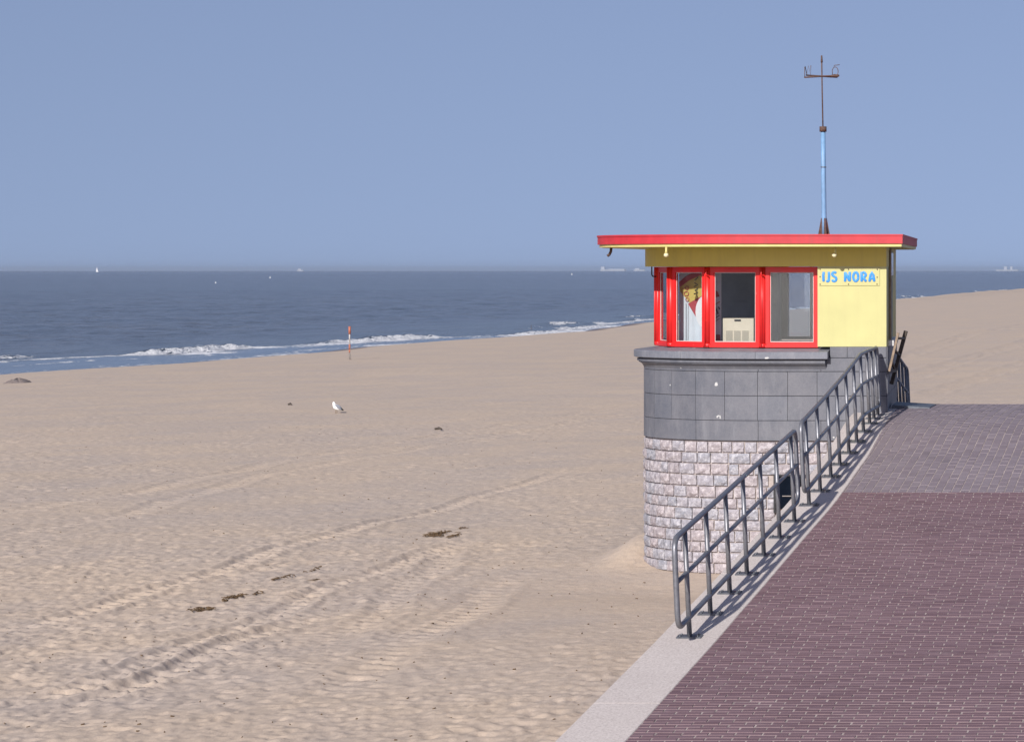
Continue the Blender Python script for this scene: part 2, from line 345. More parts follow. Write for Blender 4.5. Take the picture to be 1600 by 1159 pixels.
def beach_h(X, Y, fine=True):
    z = beach_base(X, Y)
    dry = sstep(-72, -64, X)
    z = z+dry*(.09*fbm(X/9, Y/14, 3, 3)+.018*fbm(X/1.7, Y/1.9, 11, 3))
    # wind-scoured smooth apron by the kiosk and a drift banked against its seaward side
    ap = np.exp(-(((X+9.0)/3.6)**2+((Y-36.5)/5.5)**2)**1.3)
    z = z+.40*np.exp(-(((X+10.1)/.5)**2+((Y-42.4)/1.3)**2))+.05*np.exp(-(((X+11.3)/1.3)**2+((Y-42.8)/1.8)**2))
    z = z-.12*np.exp(-(((X+8.6)/1.6)**2+((Y-38.3)/1.5)**2))+.09*np.exp(-(((X+7.2)/1.0)**2+((Y-38.8)/.9)**2))
    z = z+.9*sstep(330, 520, Y)*np.exp(-((X+66)/4.0)**2)*dry
    if fine:
        rough = dry*(1-.86*ap)
        am = .55+.75*np.clip(.5+fbm(X/5, Y/7, 31, 2), 0, 1)
        z = z+rough*am*(0.8*(1-sstep(42, 75, Y))*footprints(X, Y, .21, 40, .0135, .070)+0.7*(1-sstep(70, 120, Y))*footprints(X, Y, .36, 50, .020, .105)+(1-sstep(120, 190, Y))*footprints(X, Y, .85, 80, .016, .2)*.6)
        z = z+rough*.016*(1-sstep(45, 80, Y))*fbm(X/.16, Y/.2, 60, 3)
        z = z+ap*dry*.004*fbm(X/.5, Y/.12, 70, 2)
        for p, wd, dp in TRK: z = z+dry*(1-.3*ap)*track(X, Y, p, wd, dp*.40)
    return z
def beach_at(px, py, off=0.0):
    Y = 30.0; dx = (px-PX)/F; dz = (py-PY)/F
    Ys = np.concatenate([np.linspace(20, 120, 4000), np.linspace(120, 900, 6000)])
    zz = beach_h(dx*Ys, Ys, True); ray = H-dz*Ys
    k = int(np.argmax(ray < zz)); Y = float(Ys[k])
    return Vector((dx*Y, Y, float(zz[k])+off))

# beach: one sheet, finer where it is near
Ys = np.concatenate([np.geomspace(19, 130, 1180), np.geomspace(131.5, 900, 190), np.geomspace(930, 5000, 24)])
u = np.linspace(0, 1, 780)
XL = np.maximum(-(2.35e3/F)*Ys-6, -130.0); XR = np.full_like(Ys, -5.85)
Xg = XL[:,None]+(XR-XL)[:,None]*u[None,:]; Yg = np.repeat(Ys[:,None], len(u), 1)
Zg = beach_h(Xg, Yg)
me = grid_mesh('beach', np.stack([Xg, Yg, Zg], -1), len(Ys), len(u)); link('beach', me, M['sand'], None, 'structure')
mb = MB(); yy = [-60, -20, 0, 19.2]
mb.add([(x, y, beach_base(np.array(x*1.0), np.array(y*1.0))-.02) for y in yy for x in (-130, -80, -40, -5.85)], [(j*4+i, j*4+i+1, (j+1)*4+i+1, (j+1)*4+i) for j in range(3) for i in range(3)], True)
mb.build('near_beach', M['sand'], None, 'structure')

# sea: fan of cells round the viewpoint, surf near the shore, out to the horizon
Rs = np.concatenate([np.geomspace(60, 900, 520), np.geomspace(915, 32000, 110)])
th = np.concatenate([np.linspace(-80, -34, 40), np.linspace(-33.8, -2, 480), np.linspace(-1.6, 40, 30)])*math.pi/180
Xs = Rs[:,None]*np.sin(th)[None,:]; Yw = Rs[:,None]*np.cos(th)[None,:]
Xs = np.minimum(Xs, np.where(Yw < 5200, -62.0, 1e9))
d = shoreline(Yw)-Xs                             # metres offshore
near = np.exp(-np.maximum(d, 0)/500.0)
z = near*(.16*fbm(d/9+.6*fbm(Yw/30, d/40, 5, 2), Yw/26, 1, 3)+.30*fbm(d/3.4, Yw/6, 9, 3)*sstep(12, 45, d))
lineoff = np.maximum(14.5+2*np.sin(Yw/31+2.2)+1.5*np.sin(Yw/17)-np.clip((Yw-165)/9.0, -3, 11), 3.2)
foam = np.zeros_like(d)
for off, hgt, k in ((0, .42, 100), (5, .34, 110)):
    dd = d-(lineoff+off)+1.9*fbm(Yw/7, d*0, k, 4)
    brk = np.clip(fbm(Yw/11, d*0+k, k+3, 3)*2.2+(.35 if off == 0 else -.35), 0, 1)     # where the crest stands and breaks
    z += hgt*brk*np.where(dd > 0, np.exp(-(dd/1.7)**2), np.exp(-(dd/.55)**2))
    foam = np.maximum(foam, brk*np.exp(-((dd+.5)/.75)**2)*1.0)
    if off == 0:
        foam = np.maximum(foam, (.86+.2*brk)*sstep(.6, -.3, dd)*sstep(-5.5-5*fbm(Yw/8, d*0, 79, 3), -.4, dd)*(.80+.75*fbm(d/1.3, Yw/4, 77, 3)))
d2 = d-lineoff*.5+2.2*fbm(Yw/6, d*0, 133, 4)
foam = np.maximum(foam, .62*np.exp(-(d2/.5)**2)*sstep(-.1, .35, fbm(Yw/9, d*0, 140, 3))*sstep(7, 11, lineoff))
edge = sstep(2.6, .2, np.abs(d-1.0-.8*fbm(Yw/4, d*0, 88, 3)))*.55
foam = np.maximum(foam, edge*(.5+.9*fbm(Yw/6, d/2, 91, 2)))
caps = np.clip(fbm(d/5, Yw/9, 150, 3)-.70, 0, 1)*3.2*sstep(60, 200, d); foam = np.maximum(foam, np.clip(caps, 0, .8))
calm = sstep(0, -2, d-lineoff+1.0)
z = z*sstep(-2, 6, d)+.02
me = grid_mesh('sea', np.stack([Xs, Yw, z], -1)[:, ::-1], len(Rs), len(th))
for nm, arr in (('foam', foam), ('calm', calm), ('shallow', sstep(30, 2, d)*.8)):
    a = me.attributes.new(nm, 'FLOAT', 'POINT'); a.data.foreach_set('value', np.clip(arr[:, ::-1], 0, 1).astype(np.float32).ravel())
link('sea', me, M['sea'], None, 'structure')
mb = MB(); mb.add([(-60000, -20000, -3.2), (60000, -20000, -3.2), (60000, 36000, -3.2), (-60000, 36000, -3.2)], [(0,1,2,3)])
mb.build('seabed', M['sand'], None, 'structure')

# ---------------------------------------------------------------- promenade: bed, kerb, bricks
py_ = np.concatenate([[-60, -30, 0, 10], np.arange(14, 62, .25), [70, 90, 150, 400, 1500, 5000]])
mb = MB(); n = len(py_)
vs = []
for y in py_: zb = float(gz(y))-.0048; vs += [(float(kin(y))-.05, y, zb), (60, y, zb), ]
mb.add(vs, [(2*i, 2*i+1, 2*i+3, 2*i+2) for i in range(n-1)], True)
prom = mb.build('promenade', M['joint'], None, 'structure')
mb = MB(); vs = []
for y in py_: zb = float(gz(y))-.05; vs += [(float(kin(y))-.56, y, zb), (float(kin(y))-.56, y, -.5)]
mb.add(vs, [(2*i, 2*i+1, 2*i+3, 2*i+2) for i in range(n-1)]); sea_wall = mb.build('sea_wall', M['kerb'], None, 'structure')
# kerb stones
kerb = bpy.data.objects.new('kerb', None); C.objects.link(kerb); kerb['kind'] = 'structure'
cuts = [-10, -4.4, 1.2, 6.8, 12.4, 18.0, 23.6, 29.2, 34.8, 40.2, 44.2, 49, 54.6, 60]
for a, b in zip(cuts[:-1], cuts[1:]):
    yk = np.arange(a+.006, b-.006, .4).tolist()+[b-.006]; mb = MB(); vs = []
    for y in yk:
        z0 = float(gz(y)); xi = float(kin(y)); xo = xi-.62
        vs += [(xi, y, z0-.12), (xi, y, z0-.003), (xi-.006, y, z0+.001), (xo+.015, y, z0+.001), (xo, y, z0-.014), (xo, y, z0-.25)]
    k = len(yk); fs = [(i*6+j, i*6+j+1, (i+1)*6+j+1, (i+1)*6+j) for i in range(k-1) for j in range(5)]
    mb.add(vs, fs); mb.f += [tuple(range(6))[::-1], tuple((k-1)*6+i for i in range(6))]; mb.sm += [False, False]
    mb.build('kerb_stone', M['kerb'], kerb)
# bricks: unit brick with a worn, chamfered top (x length, y width, top at z=0)
def brick_faces(): return [(4,5,6,7), (0,1,5,4), (1,2,6,5), (2,3,7,6), (3,0,4,7)]
def brick_unit(c):
    v = [(-.5,-.5,-.012), (.5,-.5,-.012), (.5,.5,-.012), (-.5,.5,-.012)]
    return v+[(-.5+c/.235,-.5+c/.088,0), (.5-c/.235,-.5+c/.088,0), (.5-c/.235,.5-c/.088,0), (-.5+c/.235,.5-c/.088,0)]
bm_var = []
for k in range(5):
    m = MB(); m.add(brick_unit(.004+.0012*k), brick_faces()); me = m.mesh('brick'); me.materials.append(M['brick']); bm_var.append(me)
BL, BW, J = .236, .088, .0062
stuff = MB(); stuff2 = MB(); cnt = 0; rr = random.Random(3); YB = 34.0
row = 0; y = 13.0
while y < YB-.02:
    y1 = min(y+BW, YB); yc = (y+y1)/2; z0 = float(gz(y)); z1 = float(gz(y1)); sl = math.atan2(z1-z0, y1-y)
    xs = float(kin(yc))+.001; x = xs-rr.random()*.03-(BL/2 if row % 2 else 0)
    xmax = 6.0 if y < 30 else 4.0
    while x < xmax:
        x0 = max(x, xs)+J/2; x1 = x+BL-J/2+rr.uniform(-.004, .004); x += BL
        if x1-x0 < .03: continue
        dz = rr.uniform(-.0022, .0022); tilt = rr.uniform(-.006, .006); vis = (x0*F/yc+PX) < 1610 and yc > 22.15
        if vis and cnt < 300:
            o = bpy.data.objects.new('brick', bm_var[rr.randrange(5)]); C.objects.link(o); o.parent = prom
            o.location = ((x0+x1)/2, yc, (z0+z1)/2+dz); o.rotation_euler = (sl, tilt, rr.uniform(-.006, .006))
            o.scale = (x1-x0, (y1-y)-J+rr.uniform(-.002, .002), 1); cnt += 1
        else:
            a = y+J/2+rr.uniform(-.001, .001); b = y1-J/2; c = .005; za = z0+dz; zb = z1+dz
            stuff.add([(x0,a,za-.012),(x1,a,za-.012),(x1,b,zb-.012),(x0,b,zb-.012),(x0+c,a+c,za-tilt*.1),(x1-c,a+c,za+tilt*.1),(x1-c,b-c,zb+tilt*.1),(x0+c,b-c,zb-tilt*.1)], brick_faces())
    y = y1+(.016 if abs(y1-27.1) < .045 else 0); row += 1
stuff.build('brick_paving', M['brick'], prom, 'stuff')
# upper flat part: greyer clinkers laid lengthwise
y = YB; xcol = -6.3; col = 0; LW = .118
while xcol < 4.0:
    y = YB+.004-(rr.random()*.05 if col % 2 else .118); off = 0
    while y < 60:
        a = max(y+J/2, YB+.004); b = y+BL-J/2+rr.uniform(-.003, .003); y += BL
        x0 = max(xcol+J/2, float(kin(a))+.006); x1 = xcol+LW-J/2
        if b-a < .03 or x1-x0 < .015: continue
        za = float(gz(a))+rr.uniform(-.002, .002); zb = float(gz(b))+rr.uniform(-.002, .002); c = .005
        stuff2.add([(x0,a,za-.012),(x1,a,za-.012),(x1,b,zb-.012),(x0,b,zb-.012),(x0+c,a+c,za),(x1-c,a+c,za),(x1-c,b-c,zb),(x0+c,b-c,zb)], brick_faces())
    xcol += LW; col += 1
stuff2.build('grey_paving', M['paver'], prom, 'stuff')

# ---------------------------------------------------------------- kiosk
FY = 40.0; XRt = -5.78; CX, CY, EA, EB = -7.7, 41.6, 2.2, 1.6; RX, RY = -6.25, 44.4
path = [(XRt+(CX-XRt)*i/12, FY) for i in range(13)]
path += [(CX-EA*math.sin(q), CY-EB*math.cos(q)) for q in np.linspace(0, math.pi/2, 41)[1:]]
path += [(CX-EA, yy_) for yy_ in (42.2, 43.0, 43.8, RY)]
path = np.array(path); seg = np.hypot(*np.diff(path, axis=0).T); arc = np.concatenate([[0], np.cumsum(seg)]); ARC_END = float(arc[-1])
def wp(s, out=0.0):
    e = .02; x = np.interp(s, arc, path[:,0]); y = np.interp(s, arc, path[:,1])
    a = max(0, s-e); b = min(ARC_END, s+e)
    tx = np.interp(b, arc, path[:,0])-np.interp(a, arc, path[:,0]); ty = np.interp(b, arc, path[:,1])-np.interp(a, arc, path[:,1])
    L = math.hypot(tx, ty); tx /= L; ty /= L           # runs leftward along the front; outward is toward the camera
    return Vector((x+ty*-1*-out*-1 if False else x+ty*out*1.0, y-tx*out*-1.0, 0)) if False else Vector((float(x)+(ty*-1.0)*out, float(y)+tx*out, 0)), math.atan2(ty, tx)
def sweep(mb, s0, s1, prof, step=.08, smooth=False):
    # prof: closed polygon of (out, z)
    k = max(2, int((s1-s0)/step)+1); ss = np.linspace(s0, s1, k); m = len(prof); vs = []
    for s in ss:
        for o, z in prof:
            p, _ = wp(float(s), o); vs.append((p.x, p.y, z))
    fs = [(i*m+j, i*m+(j+1) % m, (i+1)*m+(j+1) % m, (i+1)*m+j) for i in range(k-1) for j in range(m)]
    mb.add(vs, fs, smooth); o = len(mb.v)-len(vs)
    mb.f += [tuple(o+j for j in range(m))[::-1], tuple(o+(k-1)*m+j for j in range(m))]; mb.sm += [False, False]; return mb
kiosk = thing('beach_kiosk', (-7.7, 41.8, 1.6), 'round-fronted yellow and red kiosk on a dark stone and granite base beside the ramp', 'kiosk')
# core
poly = [tuple(p) for p in path]+[(RX, RY)]
ZG, ZD, ZS = 3.838, 5.31, 6.88
def inset(poly, k): 
    c = (-7.9, 42.3); return [(x+(c[0]-x)*k/math.hypot(c[0]-x, c[1]-y), y+(c[1]-y)*k/math.hypot(c[0]-x, c[1]-y)) for x, y in poly]
gb = MB().prism(inset(poly, .028), .5, ZG-.004, False).build('granite_base', M['mortar'], kiosk)
sbse = MB().prism(inset(poly, .012), ZG, ZD-.16, False).build('stone_wall', M['slatejoint'], kiosk)
# granite stones
var = []
for k in range(14):
    r = random.Random(100+k); m = MB(); nx, nz = 5, 4; vs = []
    for j in range(nz):
        for i in range(nx):
            e = (i in (0, nx-1)) or (j in (0, nz-1))
            x = -.5+i/(nx-1)+(0 if i in (0, nx-1) else r.uniform(-.06, .06)); zz = -.5+j/(nz-1)+(0 if j in (0, nz-1) else r.uniform(-.08, .08))
            x *= 1-(.05*r.random() if e else 0); zz *= 1-(.07*r.random() if e else 0)
            vs.append((x, -(r.uniform(.014, .026) if e else r.uniform(.024, .046)), zz))
    o = len(vs); ring = [i for i in range(nx)]+[j*nx+nx-1 for j in range(1, nz)]+[(nz-1)*nx+i for i in range(nx-2, -1, -1)]+[j*nx for j in range(nz-2, 0, -1)]
    for i in ring: vs.append((vs[i][0], .05, vs[i][2]))
    fs = [(j*nx+i, j*nx+i+1, (j+1)*nx+i+1, (j+1)*nx+i) for j in range(nz-1) for i in range(nx-1)]
    q = len(ring); fs += [(ring[i], o+i, o+(i+1) % q, ring[(i+1) % q]) for i in range(q)]
    m.add(vs, fs); me = m.mesh('granite_stone'); me.materials.append(M['granite']); var.append(me)
HX0, HX1, HZ0, HZ1 = -7.50, -7.12, 2.78, 3.29
r = random.Random(5); zt = ZG-.012; ri = 0
while zt > 1.35:
    hgt = r.uniform(.160, .184); s = -.05-r.random()*.2
    while s < ARC_END-2.0:
        wd = r.choice((.17, .2, .24, .26, .3, .36)); a, b = max(s, .0), s+wd; s = b
        if b-a < .07: continue
        p, ang = wp((a+b)/2, -.015); zc = zt-hgt/2
        px = PX+p.x*F/p.y; pyy = PY+(H-zc)*F/p.y
        if pyy > 655+(1353-px)*.98+45: continue                    # behind the ramp
        if HX0-.02 < p.x < HX1+.02 and HZ0-.03 < zc < HZ1+.03 and p.y < 40.2: continue
        o = bpy.data.objects.new('granite_stone', var[r.randrange(14)]); C.objects.link(o); o.parent = gb
        o.matrix_parent_inverse = world(gb).inverted()
        o.location = (p.x, p.y, zc); o.rotation_euler = (r.uniform(-.02, .02), r.uniform(-.012, .012), ang+math.pi)
        o.scale = ((b-a)-.016, r.uniform(.75, 1.3), hgt-.017)
    zt -= hgt; ri += 1
hatch = MB().box(HX0, HX1, FY-.03, FY+.09, HZ0, HZ1).build('vent_opening', M['dark'], kiosk)  # solid box, the shade inside the hole painted as near-black
mb = MB(); mb.box(HX0-.035, HX0-.002, FY-.05, FY+.05, HZ0-.06, HZ1+.03); mb.box(HX0-.002, HX1+.2, FY-.05, FY+.02, HZ1+.002, HZ1+.025); mb.build('frame', M['black'], hatch)
MB().tube([(HX0+.1, FY-.035, 2.98), (HX1+.2, FY-.035, 2.98)], .008, 8).build('bar', M['greywood'], hatch)
MB().box(HX0+.02, HX1-.02, FY-.055, FY-.01, HZ0-.05, HZ0-.002).build('sill', M['rust'], hatch)
# blue stone facing
def tile(s0, s1, z0, z1, out=.02, g=.0032):
    mb = MB(); c = .004; sweep(mb, s0+g, s1-g, [(-.02, z0+g), (out-c, z0+g), (out, z0+g+c), (out, z1-g-c), (out-c, z1-g), (-.02, z1-g)], .16)
    return mb.build('stone_slab', M['slate'], sbse)
def s_of(px):
    ss = np.linspace(0, ARC_END-2.9, 900); best = None
    xs = []; 
    for s in ss: p, _ = wp(float(s)); xs.append(PX+p.x*F/p.y)
    return float(np.interp(-px, [-q for q in xs], ss))
SL = ARC_END-.05
j1 = [0]+[s_of(q) for q in (1324, 1277, 1231, 1184, 1133, 1088, 1051, 1024.6)]
ext = [j1[-1]+.49*k for k in range(1, 7)]; j1 = [q for q in j1+ext if q < SL]+[SL]
jb = [0]+[s_of(q) for q in (1283, 1185, 1088.6, 1024.6)]; jb += [jb[-1]+.97*k for k in (1, 2, 3)]; jb = [q for q in jb if q < SL]+[SL]
for js, z0, z1 in ((j1, 4.54, 4.92), (j1, 4.155, 4.54), (jb, ZG, 4.155), (jb, 4.92, 5.135)):
    for a, b in zip(js[:-1], js[1:]): tile(a, b, z0, z1)
for a, b in ((0, s_of(1324)), (s_of(1324), s_of(1297))): tile(a, b, 5.135, ZD)
# right-hand (promenade side) stone facing
sd = Vector((RX-XRt, RY-FY, 0)); sdl = sd.length; sd /= sdl; sn = Vector((sd.y, -sd.x, 0))
def side_box(mb, a, b, o0, o1, z0, z1):
    p = [Vector((XRt, FY, 0))+sd*a+sn*o0, Vector((XRt, FY, 0))+sd*b+sn*o0, Vector((XRt, FY, 0))+sd*b+sn*o1, Vector((XRt, FY, 0))+sd*a+sn*o1]
    return mb.prism([(q.x, q.y) for q in p], z0, z1)
for z0, z1 in ((4.92, ZD-.0), (4.54, 4.92), (4.155, 4.54), (3.4, 4.155)):
    for k in range(5): side_box(MB(), .005+k*sdl/5, (k+1)*sdl/5-.006, -.02, .016, z0+.004, z1-.004).build('stone_slab', M['slate'], sbse)
# coping with moulding, in lengths
s_c0 = s_of(1296)
corn = sweep(MB(), s_c0+.05, SL, [(-.05, 5.135), (-.05, 4.955), (.022, 4.955), (.03, 4.975), (.05, 5.005), (.085, 5.03), (.10, 5.035), (.10, 5.05), (.125, 5.055), (.125, 5.09), (.09, 5.095), (.09, 5.112), (-.05, 5.112)], .08).build('cornice', M['slate'], kiosk)
cj = [s_c0, s_of(1184), s_of(1075), s_of(1012), SL-.9, SL]
for a, b in zip(cj[:-1], cj[1:]):
    sweep(MB(), a+.002, b-.002, [(-.40, 5.125), (.16, 5.115), (.178, 5.125), (.178, 5.218), (.165, 5.232), (-.40, 5.305)], .08).build('coping_stone', M['coping'], corn)
# upper walls
hd = sweep(MB(), 0, SL, [(0, 6.56), (0, ZS), (-.26, ZS), (-.26, 6.56)], .08).build('header_band', M['header'], kiosk)
XP = (1277.5-PX)*FY/F
fp = MB().box(XP, XRt, FY, FY+.22, ZD, 6.559).build('front_panel', M['yellow'], kiosk); fp['label'] = 'pale yellow wall panel right of the windows'
sw = side_box(MB(), .222, sdl-.005, -.14, 0, ZD, ZS); sw.build('side_wall', M['header'], kiosk)
sdr = side_box(MB(), .5, 2.1, .002, .03, 5.42, 6.82).build('side_door', M['olivepanel'], kiosk)
side_box(MB(), .62, 1.98, .031, .04, 6.42, 6.78).build('pane', paint('milky_pane', (.34,.3,.34), .15, .1, 5, 0), sdr)
side_box(MB(), .46, .54, .03, .06, 5.40, 6.85).build('door_frame', M['lightwood'], sdr)
side_box(MB(), 1.1, 1.45, .031, .038, 5.5, 6.33).build('inset_board', paint('dark_olive_paint', (.11,.12,.07), .5), sdr)
side_box(MB(), .3, 2.6, .0, .10, 5.315, 5.40).build('sill', M['white'], sdr)
# windows
WC = (-7.75, 41.65); WA, WB = 1.95, 1.45
def we(t): t = math.radians(t); return Vector((WC[0]-WA*math.cos(t), WC[1]-WB*math.sin(t), 0))
WV = [Vector((XP-.002, 40.2, 0)), we(90), we(62.5), we(36), we(8), Vector((WC[0]-WA, 42.7, 0)), Vector((WC[0]-WA, RY-.1, 0))]
ZW0, ZW1 = 5.302, 6.555
for k in range(5):
    a, b = WV[k], WV[k+1]; tdir = (b-a).normalized(); nrm = Vector((-tdir.y, tdir.x, 0)); L = (b-a).length
    if nrm.y > 0 and k < 4: nrm = -nrm
    if k == 4: nrm = Vector((-1, 0, 0))
    Mx = Matrix(((tdir.x, -nrm.x, 0, a.x), (tdir.y, -nrm.y, 0, a.y), (0, 0, 1, 0), (0, 0, 0, 1)))
    e0 = .02 if k == 0 else .045; e1 = .045; fw = .062
    mb = MB()
    def bar(x0, x1, z0, z1, y0=-.02, y1=.05): mb.box(x0, x1, y0, y1, z0, z1, Mx)
    bar(e0, e0+fw, ZW0, ZW1); bar(L-e1-fw, L-e1, ZW0, ZW1)
    bar(e0+fw, L-e1-fw, ZW1-.085, ZW1); bar(e0+fw, L-e1-fw, ZW0, ZW0+.072)
    bar(e0, L-e1, ZW0-.012, ZW0+.03, -.05, -.0205)                 # sill bead
    bar(e0+fw, e0+fw+.014, ZW0+.072, ZW1-.085, -.004, .03); bar(L-e1-fw-.014, L-e1-fw, ZW0+.072, ZW1-.085, -.004, .03)
    wnd = mb.build('window', M['red'], kiosk)
    g = MB().box(e0+fw+.002, L-e1-fw-.002, .008, .012, ZW0+.074, ZW1-.087, Mx).build('pane', M['glass'], wnd)
    mb = MB(); x0, x1 = e0+fw+.014, L-e1-fw-.014
    mb.box(x0, x1, -.002, .006, ZW0+.0725, ZW0+.085, Mx); mb.box(x0, x1, -.002, .006, ZW1-.098, ZW1-.0855, Mx); mb.box(x0, x0+.008, -.002, .006, ZW0+.085, ZW1-.098, Mx); mb.box(x1-.008, x1, -.002, .006, ZW0+.085, ZW1-.098, Mx)
    mb.build('glazing_bead', M['greywhite'], wnd)
    if k:
        mb = MB(); mb.tube([(a.x, a.y, ZW0-.012), (a.x, a.y, ZW1)], .052, 10); mb.tube([(a.x, a.y, ZW0-.012), (a.x, a.y, ZW0+.05)], .064, 10)
        mb.tube([(a.x+nrm.x*.058, a.y+nrm.y*.058, ZW0), (a.x+nrm.x*.058, a.y+nrm.y*.058, ZW1)], .014, 8)
        mb.build('mullion', M['red'], kiosk)
# interior shell and rear wall with a window
mb = MB(); bx0, bx1 = -8.10, -6.95
mb.box(-9.7, bx0, RY-.16, RY-.01, ZD, ZS); mb.box(bx1, RX-.02, RY-.16, RY-.01, ZD, ZS); mb.box(bx0, bx1, RY-.16, RY-.01, ZD, 5.36); mb.box(bx0, bx1, RY-.16, RY-.01, 6.68, ZS)
back = mb.build('rear_wall', M['interior'], kiosk)
MB().box(bx0+.004, bx1-.004, RY-.09, RY-.085, 5.364, 6.676).build('rear_pane', M['rearglass'], back)
MB().box(bx0+.38, bx0+.42, RY-.11, RY-.05, 5.362, 6.678).build('rear_mullion', M['white'], back)
MB().prism(inset([tuple(p) for p in path]+[(RX, RY)], .5), 5.1, 5.298).build('floor', M['interior'], kiosk)
mb = MB(); mb.box(-9.3, -8.2, RY-.55, RY-.17, 5.3, 6.85); mb.box(-8.55, -8.45, RY-.62, RY-.555, 5.3, 6.85); mb.box(-9.3, -8.25, RY-.6, RY-.556, 5.95, 6.0)
mb.build('shelf_unit', paint('slate_blue_board', (.24, .29, .36), .6, .12, 4, .05), kiosk)
# roof
rp = [(-5.44, 39.36), (-6.6, 39.35)]+[(CX-2.95*math.sin(q), CY-2.24*math.cos(q)) for q in np.linspace(0, math.pi/2, 33)]+[(CX-2.95, 44.9), (-5.95, 44.9)]
rc = (-7.7, 42.2)
def shr(poly, k): return [(x+(rc[0]-x)*k/math.hypot(rc[0]-x, rc[1]-y), y+(rc[1]-y)*k/math.hypot(rc[0]-x, rc[1]-y)) for x, y in poly]
roof = MB().prism(rp, 6.912, 7.046).build('roof', M['fascia'], kiosk)
MB().prism(shr(rp, -.012), 7.03, 7.056).build('roof_edge', M['fascia'], roof)
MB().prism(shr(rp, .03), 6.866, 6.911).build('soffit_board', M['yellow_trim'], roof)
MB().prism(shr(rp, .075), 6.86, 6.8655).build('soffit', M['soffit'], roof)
# lamp sockets under the eave
for px, lean in ((953, -.05), (1041, 0), (1304, -.015)):
    Yl = 39.62 if px > 1000 else 40.9; q = P(px, 400, Yl); mb = MB()
    if px < 1000: mb.tube([(q.x+.02, Yl, 6.861), (q.x+.015, Yl, 6.80), (q.x-.01, Yl, 6.75), (q.x-.04, Yl, 6.73)], .022, 8)
    else: mb.tube([(q.x-lean, Yl, 6.861), (q.x-lean, Yl, 6.80), (q.x, Yl, 6.765)], [.016, .018, .026], 10)
    lm = mb.build('lamp_socket', M['rust'] if px < 1000 else M['yellow_trim'], kiosk)
    if px > 1000: MB().tube([(q.x, Yl, 6.764), (q.x, Yl, 6.745), (q.x+lean*.6, Yl-.01, 6.722), (q.x+lean, Yl-.012, 6.706)], [.026, .038, .036, .014], 12).build('bulb', M['bulb'], lm)
hp = P(1023, 420, 41.2); MB().tube([(hp.x, 41.0, 6.58), (hp.x, 41.0, 6.43), (hp.x+.015, 41.0, 6.405), (hp.x+.06, 41.05, 6.40)], .011, 8).build('shutter_hook', M['black'], kiosk)
for a in (we(62.5), we(90)): MB().tube([(a.x, a.y-.085, 6.52), (a.x-.01, a.y-.10, 6.44), (a.x+.03, a.y-.09, 6.41)], .011, 8).build('shutter_hook', M['red'], kiosk)
# sign board with rounded blue letters
def zy(py): return H-(py-PY)*FY/F
def xx(px): return (px-PX)*FY/F
sign = MB().box(xx(1280), xx(1374.5), FY-.012, FY-.002, zy(446.2), zy(418.5)).build('sign_board', M['yellow'], kiosk); sign['label'] = 'yellow sign board lettered in rounded blue capitals'
def lx(v): return xx(1275+v/12.3)
def lz(v): return zy(410+v/12.3)
def arcp(cx, cy, rx, ry, a0, a1, n=12): return [(cx+rx*math.cos(math.radians(a0+(a1-a0)*i/n)), cy-ry*math.sin(math.radians(a0+(a1-a0)*i/n))) for i in range(n+1)]
LET = {
 'I': [[(150, 190), (143, 250), (148, 360)]],
 'J': [[(250, 190), (254, 250), (248, 330)]+arcp(228, 332, 22, 30, -10, -140, 6)],
 'S': [arcp(352, 225, 38, 36, 35, 250, 9)+arcp(352, 318, 40, 44, 80, -150, 10)],
 'N': [[(562, 362), (564, 195)], [(572, 205), (640, 345)], [(648, 355), (652, 190)]],
 'O': [arcp(766, 275, 48, 84, 0, 352, 22)],
 'R': [[(880, 362), (878, 192)], arcp(900, 238, 58, 46, 85, -95, 9), [(905, 285), (962, 360)]],
 'A': [[(1030, 362), (1052, 240), (1075, 192), (1105, 245), (1122, 360)], [(1052, 305), (1106, 305)]]}
for k, (ch, strokes) in enumerate(LET.items()):
    mb = MB()
    for i, stt in enumerate(strokes):
        pts = [(lx(a), FY-.014-.0015*i, lz(b)) for a, b in stt]
        e0 = (Vector(pts[0])-Vector(pts[1])).normalized()*.008; e1 = (Vector(pts[-1])-Vector(pts[-2])).normalized()*.008
        pp = [tuple(Vector(pts[0])+e0)]+pts+[tuple(Vector(pts[-1])+e1)]
        mb.tube(pp, [.010]+[.0205]*len(pts)+[.010], 10, flat=(1, .35, 1))
    mb.build('letter', M['letter'], sign)
for a, b in ((82, 132), (82, 275), (82, 420), (628, 420), (628, 135), (1180, 135), (1178, 285), (1175, 418)):
    MB().tube([(lx(a), FY-.012, lz(b)), (lx(a), FY-.018, lz(b))], .010, 8).build('screw', M['rust'], sign)

# things inside the kiosk
heater = thing('heater', ((1153-PX)*40.62/F, 40.75, 5.30), 'cream box heater with dark handle behind the middle window of the kiosk', 'heater')
hx0, hx1 = (1129.5-PX)*40.62/F, (1177.5-PX)*40.62/F; hz1 = H-(497.3-PY)*40.62/F
MB().box(hx0, hx1, 40.62, 40.9, 5.302, hz1).build('body', M['cream'], heater)
for k in range(3):
    x0 = hx0+.05+k*.128; m = MB()
    for q in range(9): m.box(x0+q*.0118, x0+q*.0118+.007, 40.612, 40.6195, 5.40-.03, 5.545)
    m.build('grille', M['cream_grille'], heater)
MB().box(hx0+.185, hx0+.285, 40.608, 40.6195, hz1-.045, hz1-.017).build('handle', M['black'], heater)
